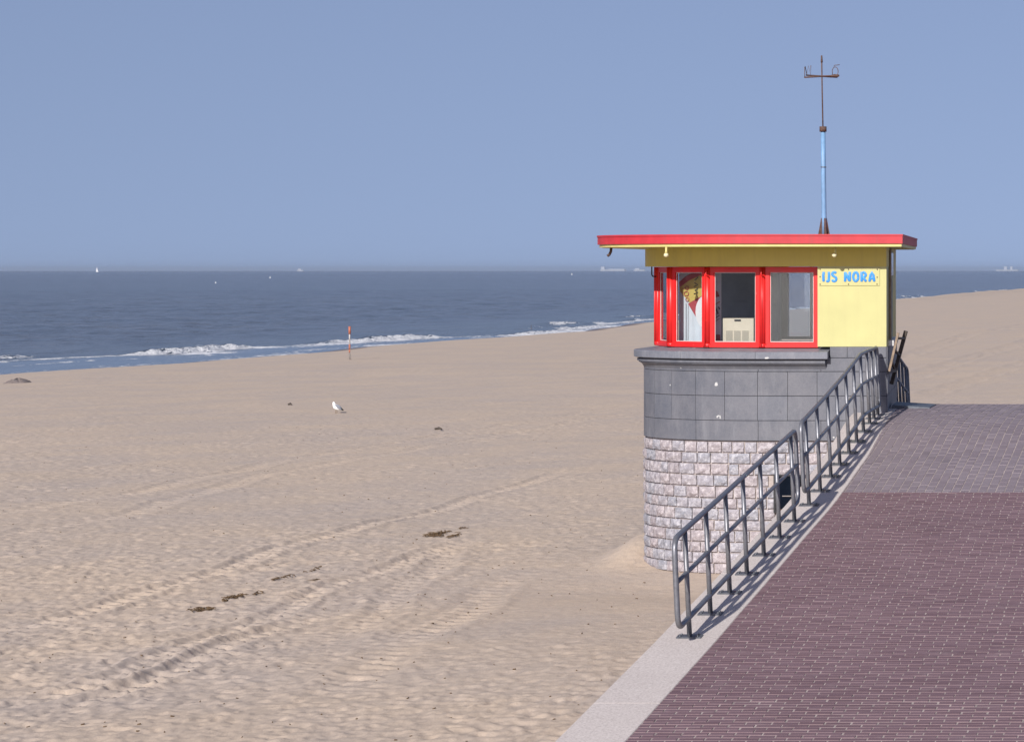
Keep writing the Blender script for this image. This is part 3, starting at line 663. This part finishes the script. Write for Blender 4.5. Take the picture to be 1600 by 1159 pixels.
# hanging beach banner: white cloth with a yellow and red print
bo = we(50)+Vector((.30, .28, 0)); b0 = Vector(((1060-PX)*41.05/F, 41.05, 0)); b1 = Vector(((1127-PX)*40.6/F, 40.6, 0))
bt = (b1-b0).normalized(); bn = Vector((bt.y, -bt.x, 0)); BLn = (b1-b0).length
ban = thing('banner', ((b0.x+b1.x)/2, (b0.y+b1.y)/2, 5.30), 'white banner with yellow and red print hanging behind the left kiosk windows', 'banner')
def bz(py): return H-(py-PY)*40.9/F
def bp_(px, py, o=0.0):
    t_ = (px-1060)/(1127-1060); q = b0+bt*(BLn*t_)+bn*o; return (q.x, q.y, bz(py))
def bpoly(pts, o, th=.002):
    a = [bp_(x, y, o) for x, y in pts]; b = [bp_(x, y, o-th) for x, y in pts]; k = len(pts); m = MB()
    m.add(a+b, [tuple(range(k)), tuple(range(k, 2*k))[::-1]]+[(i, k+i, k+(i+1) % k, (i+1) % k) for i in range(k)]); return m
m = MB(); N_ = 40; vs = []
for j in (418.0, 536.0):
    for i in range(N_+1):
        vs.append(bp_(1061+i*(1126.5-1061)/N_, j, .004*math.sin(i*.9)))
for j in (418.0, 536.0):
    for i in range(N_+1): vs.append(bp_(1061+i*(1126.5-1061)/N_, j, .004*math.sin(i*.9)-.006))
k = N_+1; m.add(vs, [(i, i+1, k+i+1, k+i) for i in range(N_)]+[(2*k+i, 3*k+i, 3*k+i+1, 2*k+i+1) for i in range(N_)], True)
cloth = m.build('cloth', M['cloth'], ban)
bpoly([(1062, 444), (1075, 434), (1093, 424), (1112, 420), (1112, 428), (1100, 461), (1078, 473), (1069, 462), (1063, 455)], .010).build('yellow_print', M['print_yellow'], cloth)
bpoly([(1062, 441), (1072, 432), (1092, 421), (1097, 422), (1096, 430), (1078, 438), (1063, 449)], .014).build('red_band', M['print_red'], cloth)
bpoly([(1076, 474.5), (1098, 462), (1113, 451), (1122, 455), (1125, 463), (1112, 466), (1099, 480), (1089, 496)], .014).build('red_flag', M['print_red'], cloth)
bpoly([(1114, 522), (1126, 522), (1126, 532), (1114, 532)], .014).build('red_patch', M['print_red'], cloth)
bpoly([(1104+16*math.cos(q), 487+26*math.sin(q)) for q in np.linspace(0, 2*math.pi, 24, endpoint=False)], .017).build('white_disc', M['white'], cloth)
for nm, st_, rad, mt in (('letter', arcp(1074, 459, 3.6, 3.4, 0, 350, 14), .006, 'print_red'), ('letter', arcp(1074.8, 450, 2.8, 2.8, 0, 350, 14), .005, 'print_red'), ('letter', arcp(1075.5, 468, 2.6, 2.8, 0, 350, 14), .005, 'print_red'),
                         ('letter', [(1086, 459), (1092, 457), (1087, 453.5), (1092, 451)], .007, 'print_dark'), ('letter', [(1086, 448), (1092, 445), (1086.5, 442)], .007, 'print_dark'), ('letter', [(1087, 438), (1092, 433)], .007, 'print_dark'),
                         ('letter', [(1114.5, 486), (1118, 494)], .012, 'print_dark'), ('letter', [(1119, 481), (1123.5, 490)], .012, 'print_dark'), ('letter', [(1124, 479), (1126, 483)], .010, 'print_dark'), ('letter', arcp(1113, 496, 2.5, 3, 0, 350, 12), .008, 'print_dark'),
                         ('stripe', [(1112, 479), (1126, 471)], .006, 'print_red'), ('stripe', [(1112, 501), (1126, 492)], .006, 'print_dark'), ('stripe', [(1112, 506), (1126, 497)], .004, 'print_dark'),
                         ('seam', [(1073.5, 474), (1073.5, 535)], .003, 'print_dark'), ('seam', [(1077, 476), (1076.5, 535)], .002, 'print_dark')):
    MB().tube([bp_(a, b, .021) for a, b in st_], rad, 6, flat=(1, 1, 1)).build(nm, M[mt], cloth)

# ---------------------------------------------------------------- weather vane on the roof
VY = 41.7; vb = P(1287, 366, VY)
vane = thing('weather_vane', (vb.x, VY, 7.056), 'tall blue mast with rusty compass cross and wire letters on the kiosk roof', 'weather vane')
def vp(px, py, dy=0): q = P(px, py, VY+dy); return (q.x, q.y, q.z)
MB().tube([vp(1287.6, 367), vp(1287.4, 340), vp(1286.6, 270), vp(1286, 202)], [.042, .042, .040, .038], 12).build('mast', M['blue_pole'], vane)
m = MB()
for k in range(4):
    a = k*math.pi/2+.5; c, s_ = math.cos(a), math.sin(a); o = Vector((vb.x+.005, VY, 0))
    pts = [(o.x+c*.035, o.y+s_*.035, 7.34), (o.x+c*.045, o.y+s_*.045, 7.35), (o.x+c*.10, o.y+s_*.10, 7.06), (o.x+c*.035, o.y+s_*.035, 7.06)]
    n_ = Vector((-s_, c, 0))*.012
    m.add([tuple(Vector(p)+n_) for p in pts]+[tuple(Vector(p)-n_) for p in pts], [(0,1,2,3), (7,6,5,4)]+[(i, 4+i, 4+(i+1) % 4, (i+1) % 4) for i in range(4)])
m.tube([(vb.x+.005, VY, 7.056), (vb.x+.005, VY, 7.075)], .11, 12); m.build('foot', M['rust'], vane)
MB().tube([vp(1286, 206), vp(1286, 198)], .058, 12).build('collar', M['rust'], vane)
MB().tube([vp(1286.7, 262), vp(1286.7, 260.6)], .046, 12).build('band', M['steel_dark'], vane)
MB().tube([vp(1285.8, 199), vp(1284.6, 140), vp(1284, 98)], .011, 8).build('rod', M['rust'], vane)
MB().tube([vp(1284, 98), vp(1283.8, 87)], [.018, .012], 8).build('spike', M['rust'], vane)
MB().tube([vp(1257, 121.2, -.25), vp(1284, 119.6), vp(1308, 121, .25)], .013, 8).build('cross_arm', M['rust'], vane)
MB().tube([vp(1260, 117.8, .3), vp(1284, 119.4), vp(1310, 118.4, -.3)], .012, 8).build('cross_arm', M['rust'], vane)
MB().tube([vp(1257.5, 121, -.25), vp(1257.3, 105, -.25)], .006, 6).build('wire_letter', M['rust'], vane)
MB().tube([vp(1261, 118, -.2), vp(1258, 104, -.2), vp(1260.5, 116, -.2), vp(1263, 103, -.2), vp(1266.5, 117.5, -.2), vp(1267, 102.5, -.2)], .006, 6).build('wire_letter', M['rust'], vane)
MB().tube([vp(1300.5, 118, .2)]+[vp(a, b, .2) for a, b in arcp(1305, 112, 4.6, 7, 200, -40, 12)]+[vp(1311, 118, .2)], .006, 6).build('wire_letter', M['rust'], vane)
MB().tube([vp(1303, 104.5, .2), vp(1304, 102.4, .2), vp(1312, 101.6, .2)], .006, 6).build('wire_letter', M['rust'], vane)
MB().tube([vp(1297, 119.8), vp(1304, 119.0, -.1), vp(1310, 118.6, -.2)], [.02, .03, .02], 8).build('counterweight', M['rust'], vane)

# ---------------------------------------------------------------- railings
def fillet(pts, r, n=7, closed=True):
    out = []; m = len(pts)
    for i in range(m):
        a, p, b = Vector(pts[i-1]), Vector(pts[i]), Vector(pts[(i+1) % m])
        u_, v_ = (a-p), (b-p); k = min(r, u_.length*.45, v_.length*.45); u_.normalize(); v_.normalize()
        if u_.angle(v_) > 3.0: out.append(p); continue
        p0, p1 = p+u_*k, p+v_*k
        for q in range(n+1):
            t_ = q/n; out.append(p0*(1-t_)**2+p*2*t_*(1-t_)+p1*t_*t_)
    return out
LEAN = -.046
def railing(name, posts, ends, top, label, kx=-5.80, low=.20, mid=.66, bend=.16):
    y0 = posts[0]; g0 = float(gz(y0))+.02
    kxf = kx if callable(kx) else (lambda y: kx)
    R = thing(name, (kxf(y0), y0, g0), label, 'railing', 'steel railings along the ramp kerb')
    def at(y, h): return Vector((kxf(y)+LEAN*h, y, gzb(y)+h))
    def gzb(y): return top(y)-1.1
    ys = sorted([ends[0]]+[q for q in posts if ends[0] < q < ends[1]]+[ends[1]])
    loop = [at(y, 1.1) for y in ys]+[at(y, low) for y in ys[::-1]]
    MB().tube(fillet(loop, bend), .029, 12, closed=True).build('handrail', M['steel'], R)
    MB().tube([at(y, mid) for y in ys], .024, 10).build('mid_rail', M['steel'], R)
    for y in posts:
        g = float(gz(y))+.003; b = Vector((kxf(y), y, g)); tp = at(y, 1.085); sl = math.atan2(float(gz(y+.1)-gz(y-.1)), .2)
        po = MB().tube([b+Vector((0,0,.004)), tp], .026, 12).build('post', M['steel'], R)
        m = MB(); Mx = Matrix.Translation(b) @ Matrix.Rotation(sl, 4, 'X')
        m.box(-.125, .125, -.07, .07, 0, .013, Mx)
        for bx in (-.09, .09):
            for by in (-.04, .04):
                q = Mx @ Vector((bx, by, .013)); m.tube([q, q+Vector((0,0,.014))], .012, 6)
        m.build('base_plate', M['steel_dark'], po)
    return R
railing('railing', [26.2, 27.2, 28.2, 29.15, 30.15, 31.15, 32.15], (25.72, 32.48), lambda y: float(np.interp(y, [25.6, 26.2, 32.5], [gz(26.2)+1.1-.062, gz(26.2)+1.1, gz(32.2)+1.13])),
        'lower steel tube railing with rounded near end at the foot of the ramp')
t2 = lambda y: float(np.interp(y, [32.8, 33.2, 35, 36.5, 37.9, 39.9], [H-1.96, H-1.92, H-1.68, H-1.46, H-1.225, H-1.195]))
railing('railing', [33.2, 34.05, 34.9, 35.65, 36.45, 37.15, 37.8, 38.5, 39.05, 39.55], (32.86, 39.82), t2, 'upper steel tube railing running up the ramp to the kiosk wall', kx=lambda y: float(np.interp(y, [32, 38, 40], [-5.80, -5.80, -5.86])))
railing('railing', [44.75, 45.2, 45.65, 46.1], (44.5, 46.35), lambda y: float(gz(y))+1.1, 'short steel railing beyond the kiosk on the far side of the crest', kx=lambda y: -6.27, bend=.12)

# ---------------------------------------------------------------- things by the kiosk door
fl = MB().box(-5.80, -5.755, 40.02, 41.0, H-1.62, H-1.56).build('side_flap', M['darkwood'], kiosk); fl['label'] = 'dark wooden flap frame tilted out from the side wall'
def beam(a, b, w_, mt):
    a = Vector(a); b = Vector(b); d_ = (b-a).normalized(); sy = Vector((0, 1, 0)); sx_ = d_.cross(sy).normalized()
    m = MB(); vs = [p+sx_*i*w_/2+sy*j*w_*.8 for p in (a, b) for i, j in ((-1,-1),(1,-1),(1,1),(-1,1))]
    m.add(vs, [(3,2,1,0), (4,5,6,7)]+[(i, (i+1) % 4, 4+(i+1) % 4, 4+i) for i in range(4)]); return m.build('beam', mt, fl)
beam(P(1389.5, 580, 40.06), P(1403.5, 520, 40.06), .035, M['lightwood']); beam(P(1393, 600, 41.0), P(1415.5, 517, 41.0), .055, M['darkwood'])  # front beam in lighter wood, its sunlit look put into the colour
for f_ in (.25, .55, .86):
    a_ = P(1389.5+14*f_, 580-60*f_, 40.08); b_ = P(1393+22.5*f_, 600-83*f_, 40.98)
    MB().tube([a_, b_], .022, 6).build('rung', M['darkwood'], fl)
zz_ = float(gz(41.3))
pl = MB(); pl.add([(-5.82, 40.9, zz_-.02), (-5.22, 40.9, zz_-.02), (-5.22, 41.75, zz_-.01), (-5.86, 41.75, zz_-.01), (-5.82, 40.9, zz_+.05), (-5.22, 40.9, zz_+.012), (-5.22, 41.75, zz_+.022), (-5.86, 41.75, zz_+.06)],
       [(3,2,1,0), (4,5,6,7), (0,1,5,4), (1,2,6,5), (2,3,7,6), (3,0,4,7)])
tag(pl.build('threshold_plate', M['plate']), 'flat grey metal plate on the paving at the kiosk side door', 'plate')

# ---------------------------------------------------------------- beach: marker pole, stakes, gull, seaweed
q = beach_at(547, 562); sc = q.y/F
pole = thing('marker_pole', q, 'orange and white marker pole standing in the sand near the surf', 'pole')
def pz(py): return q.z+(562-py)*sc
MB().tube([(q.x-.03, q.y, q.z-.3), (q.x-.03, q.y, pz(512))], .045, 10).build('shaft', M['greywood'], pole)
for a, b, rd, mt in ((522, 510, .07, 'orange'), (532, 522.3, .045, 'greywhite'), (546, 538, .055, 'orange'), (551, 546.3, .05, 'orange')):
    MB().tube([(q.x-.03, q.y, pz(a)), (q.x-.03, q.y, pz(b))], rd, 12).build('band', M[mt], pole)
MB().tube([(q.x+.06, q.y+.02, q.z-.3), (q.x-.0, q.y, pz(541))], .025, 8).build('brace', M['greywood'], pole)
q2 = beach_at(830, 521); tag(MB().tube([tuple(q2-Vector((0,0,.3))), (q2.x, q2.y, q2.z+.95)], [.035, .025], 8).build('stake', M['darkwood']), 'thin dark stake at the water edge left of the kiosk', 'stake')
# gull: lofted body, facing left
g = beach_at(525.5, 645.2); gs = 17*g.y/F/.41
gull = thing('gull', g, 'white gull with grey wings standing alone on the sand', 'bird')
def gp(x, y, z_): return (g.x+x*gs, g.y+y*gs, g.z+z_*gs)
sp = [(.20,.13,.014),(.15,.145,.04),(.09,.175,.078),(.02,.21,.098),(-.04,.25,.093),(-.075,.295,.068),(-.088,.335,.054),(-.095,.37,.055),(-.098,.40,.044),(-.098,.422,.014)]
MB().tube([gp(a, 0, b) for a, b, _ in sp], [c*gs for *_, c in sp], 14).build('body', M['gull_white'], gull)
for s_ in (-1, 1):
    wg = [(-.03,.30,.02),(.03,.27,.05),(.10,.215,.05),(.18,.15,.03),(.235,.115,.008)]
    MB().tube([gp(a, s_*.072, b) for a, b, _ in wg], [c*gs for *_, c in wg], 8, flat=(1, .45, 1)).build('wing', M['gull_grey'], gull)
    wt = [(.15,.17,.032),(.21,.13,.026),(.265,.098,.005)]
    MB().tube([gp(a, s_*.052, b) for a, b, _ in wt], [c*gs for *_, c in wt], 8).build('wing_tip', M['gull_black'], gull)
    MB().tube([gp(.0+s_*.015, s_*.03, .16), gp(.006+s_*.015, s_*.03, .08), gp(s_*.015, s_*.03, .004)], .009*gs, 6).build('leg', M['beak'], gull)
    MB().add([gp(s_*.015+.015, s_*.03, .004), gp(s_*.015-.045, s_*.03-.025, .004), gp(s_*.015-.045, s_*.03+.025, .004), gp(s_*.015+.015, s_*.03, .014)], [(0,1,2), (0,3,1), (1,3,2), (2,3,0)]).build('foot', M['beak'], gull)
    MB().tube([gp(-.125, s_*.042, .385), gp(-.125, s_*.05, .385)], .007*gs, 8).build('eye', M['gull_black'], gull)
MB().tube([gp(-.14, 0, .362), gp(-.17, 0, .357), gp(-.187, 0, .346)], [.014*gs, .011*gs, .003*gs], 8).build('beak', M['beak'], gull)
# seaweed and driftwood
def clump(px, py, wpx, n_, label, seed, drift=.25, slope=0.0):
    n_ = int(n_*.8)
    c = beach_at(px, py); r_ = random.Random(seed); wd = wpx*c.y/F; m = MB()
    for i in range(n_):
        u_ = .62*r_.triangular(-.62, .62, 0)+.38*r_.uniform(-.42, .42); x = c.x+u_*wd; yv = c.y+r_.gauss(0, drift)+slope*u_*wd; zv = float(beach_h(np.array([x]), np.array([yv]))[0])
        a = r_.uniform(0, 6.28); l = r_.uniform(.05, .16); pts = []
        for k in range(4):
            pts.append((x+math.cos(a)*l*(k/3-.5)+r_.uniform(-.012, .012), yv+math.sin(a)*l*(k/3-.5)+r_.uniform(-.012, .012), zv+.012+r_.uniform(0, .022)*(1 if k in (1, 2) else .3)))
        m.tube(pts, [.005, .010, .009, .003], 5, flat=(1, 1, .6))
    return tag(m.build('seaweed_clump', M['wrack']), label, 'seaweed', 'dried seaweed lying on the sand')
clump(683, 836, 36, 130, 'largest brown seaweed clump on the sand left of the kiosk base', 1, .28)
clump(708, 838, 12, 34, 'small rusty seaweed clump touching the largest one on its right', 2, .16)
clump(722, 826, 24, 16, 'thin line of seaweed bits just behind the largest clump', 3, .06)
clump(314, 954, 44, 70, 'curved dark seaweed strand in the left foreground, the nearest one', 4, .10)
clump(363, 934, 30, 60, 'brown seaweed strand just behind the nearest one', 5, .10, 1.5)
clump(402, 929, 26, 12, 'sparse seaweed trail to the right of the brown strand', 6, .05)
clump(437, 905, 20, 22, 'scattered seaweed wisps behind the two foreground strands', 7, .25)
clump(492, 891, 14, 14, 'pair of small seaweed scraps in the middle of the beach', 8, .2)
clump(492, 907, 10, 8, 'tiny seaweed scrap in front of the pair', 9, .05)
c = beach_at(27, 598); m = MB(); r_ = random.Random(10); nu, nv_ = 22, 7; vs = []
for b in range(nv_):
    for a in range(nu):
        q_ = 2*math.pi*a/nu; f_ = 1-b/(nv_-1); vs.append((c.x+math.cos(q_)*f_*.72*(1+r_.uniform(-.14, .14)), c.y+math.sin(q_)*f_*1.1*(1+r_.uniform(-.14, .14)), c.z-.08+.27*(1-f_**1.6)+r_.uniform(-.07, .07)))
m.add(vs, [(b*nu+a, b*nu+(a+1) % nu, (b+1)*nu+(a+1) % nu, (b+1)*nu+a) for b in range(nv_-1) for a in range(nu)], True)
tag(m.build('sand_heap', paint('damp_grey_sand', (.2, .165, .15), .85, .35, 5, .4, .2, (.05, .045, .04))), 'small dark heap of damp sand by the water at the left edge', 'sand heap')
for px, py, lw, lab in ((685, 672, 12, 'dark driftwood stick lying on the sand in mid-beach'), (453, 633, 6, 'short dark driftwood piece left of the gull')):
    c = beach_at(px, py); l = lw*c.y/F
    tag(MB().tube([(c.x-l/2, c.y, c.z+.03), (c.x, c.y+.05, c.z+.055), (c.x+l/2, c.y-.03, c.z+.03)], [.03, .045, .02], 7).build('driftwood', M['darkwood']), lab, 'driftwood')
r = random.Random(44); m = MB(); xs_, ys_ = [], []
for k in range(420):
    Yv = 24*(90/24)**r.random(); pxv = r.uniform(-60, 1040); xs_.append((pxv-PX)*Yv/F); ys_.append(Yv)
zs_ = beach_h(np.array(xs_), np.array(ys_))
for x, yv, zv in zip(xs_, ys_, zs_):
    if x > -6.6 or (x > -10.2 and yv > 39.5): continue
    a = r.uniform(0, 6.28); l = r.uniform(.006, .02)
    m.tube([(x-math.cos(a)*l, yv-math.sin(a)*l, zv+.004), (x+math.cos(a)*l, yv+math.sin(a)*l, zv+.01)], r.uniform(.004, .008), 5)
m.build('beach_litter', M['wrack'], None, 'stuff')

# ---------------------------------------------------------------- far out: sailing boat, ships, buoys
def sea_at(px, Y): return Vector(((px-PX)*Y/F, Y, .02))
c = sea_at(151.5, 11000); k = 11000/F
sb = thing('sailing_boat', c, 'white sailing boat on the horizon at the far left', 'boat')
MB().add([tuple(c+Vector(v)*k) for v in ((-1.6,0,0),(1.8,0,0),(2.2,0,.8),(-1.8,0,.8),(-1.2,.5,0),(1.2,.5,0),(1.5,.6,.8),(-1.4,.6,.8))], [(0,1,2,3),(7,6,5,4),(0,4,5,1),(1,5,6,2),(2,6,7,3),(3,7,4,0)]).build('hull', M['white'], sb)
for vv in (((-.1,0,1),(-.1,0,7.6),(-1.6,.1,1)), ((.1,0,1),(.1,0,6.6),(1.6,.1,1))):
    MB().add([tuple(c+Vector(v)*k) for v in vv]+[tuple(c+(Vector(v)+Vector((0,.06,0)))*k) for v in vv], [(0,1,2),(5,4,3),(0,3,4,1),(1,4,5,2),(2,5,3,0)]).build('sail', M['sail'], sb)
def ship(px0, px1, Y, label, hk, cabs):
    k = Y/F; c = sea_at((px0+px1)/2, Y); L = (px1-px0)*k; T = thing('cargo_ship', c, label, 'ship', 'ships far out on the horizon')
    MB().prism([(c.x-L/2, c.y), (c.x+L*.44, c.y), (c.x+L/2, c.y+L*.06), (c.x+L*.44, c.y+L*.12), (c.x-L/2, c.y+L*.12)], -.5, hk*k).build('hull', M['shiphull'], T)
    for u0, u1, h in cabs:
        MB().box(c.x-L/2+u0*L, c.x-L/2+u1*L, c.y+L*.02, c.y+L*.1, hk*k, hk*k+h*k).build('superstructure', M['shipwhite'], T)
ship(938, 978, 22000, 'pale cargo ship on the horizon left of the kiosk, farther from it', 2.6, ((.02, .16, 4.2), (.3, .95, .8)))
ship(990, 1008, 22000, 'small pale ship on the horizon close to the kiosk left edge', 2.2, ((.1, .5, 2.2),))
ship(1556, 1592, 24000, 'faint ship on the horizon at the far right', 2.2, ((.35, .48, 5.0), (.62, .72, 5.2)))
ship(464, 474, 20000, 'tiny pale ship on the horizon behind the marker pole, left of it', 2.0, ((.2, .6, 2.0),))
for px, py, lab in ((422, 434.5, 'white buoy floating left of the marker pole, offshore'), (893.5, 429.5, 'white buoy floating offshore left of the kiosk'), (337, 442.5, 'white buoy floating offshore in the left part of the sea')):
    Y = H*F/(py-PY); c = sea_at(px, Y); k = Y/F
    B = thing('buoy', c, lab, 'buoy', 'white buoys offshore')
    MB().tube([tuple(c+Vector((0,0,-.3*k))), tuple(c+Vector((0,0,.6*k))), tuple(c+Vector((0,0,1.4*k)))], [.9*k, 1.0*k, .35*k], 10).build('float', M['white'], B)
    MB().tube([tuple(c+Vector((0,0,1.3*k))), tuple(c+Vector((0,0,2.8*k)))], .25*k, 6).build('top_mark', M['white'], B)

# ---------------------------------------------------------------- sea haze
t = bpy.data.materials.new('haze'); t.use_nodes = True; nt = t.node_tree; nt.nodes.clear()
pv = nt.nodes.new('ShaderNodeVolumePrincipled'); mo = nt.nodes.new('ShaderNodeOutputMaterial'); nt.links.new(pv.outputs[0], mo.inputs['Volume'])
pv.inputs['Color'].default_value = (.77, .87, 1, 1); pv.inputs['Density'].default_value = 0.00003; pv.inputs['Anisotropy'].default_value = .3
MB().box(-64000, 64000, -24000, 40000, -7.2, 45).build('haze', t, None, 'stuff')
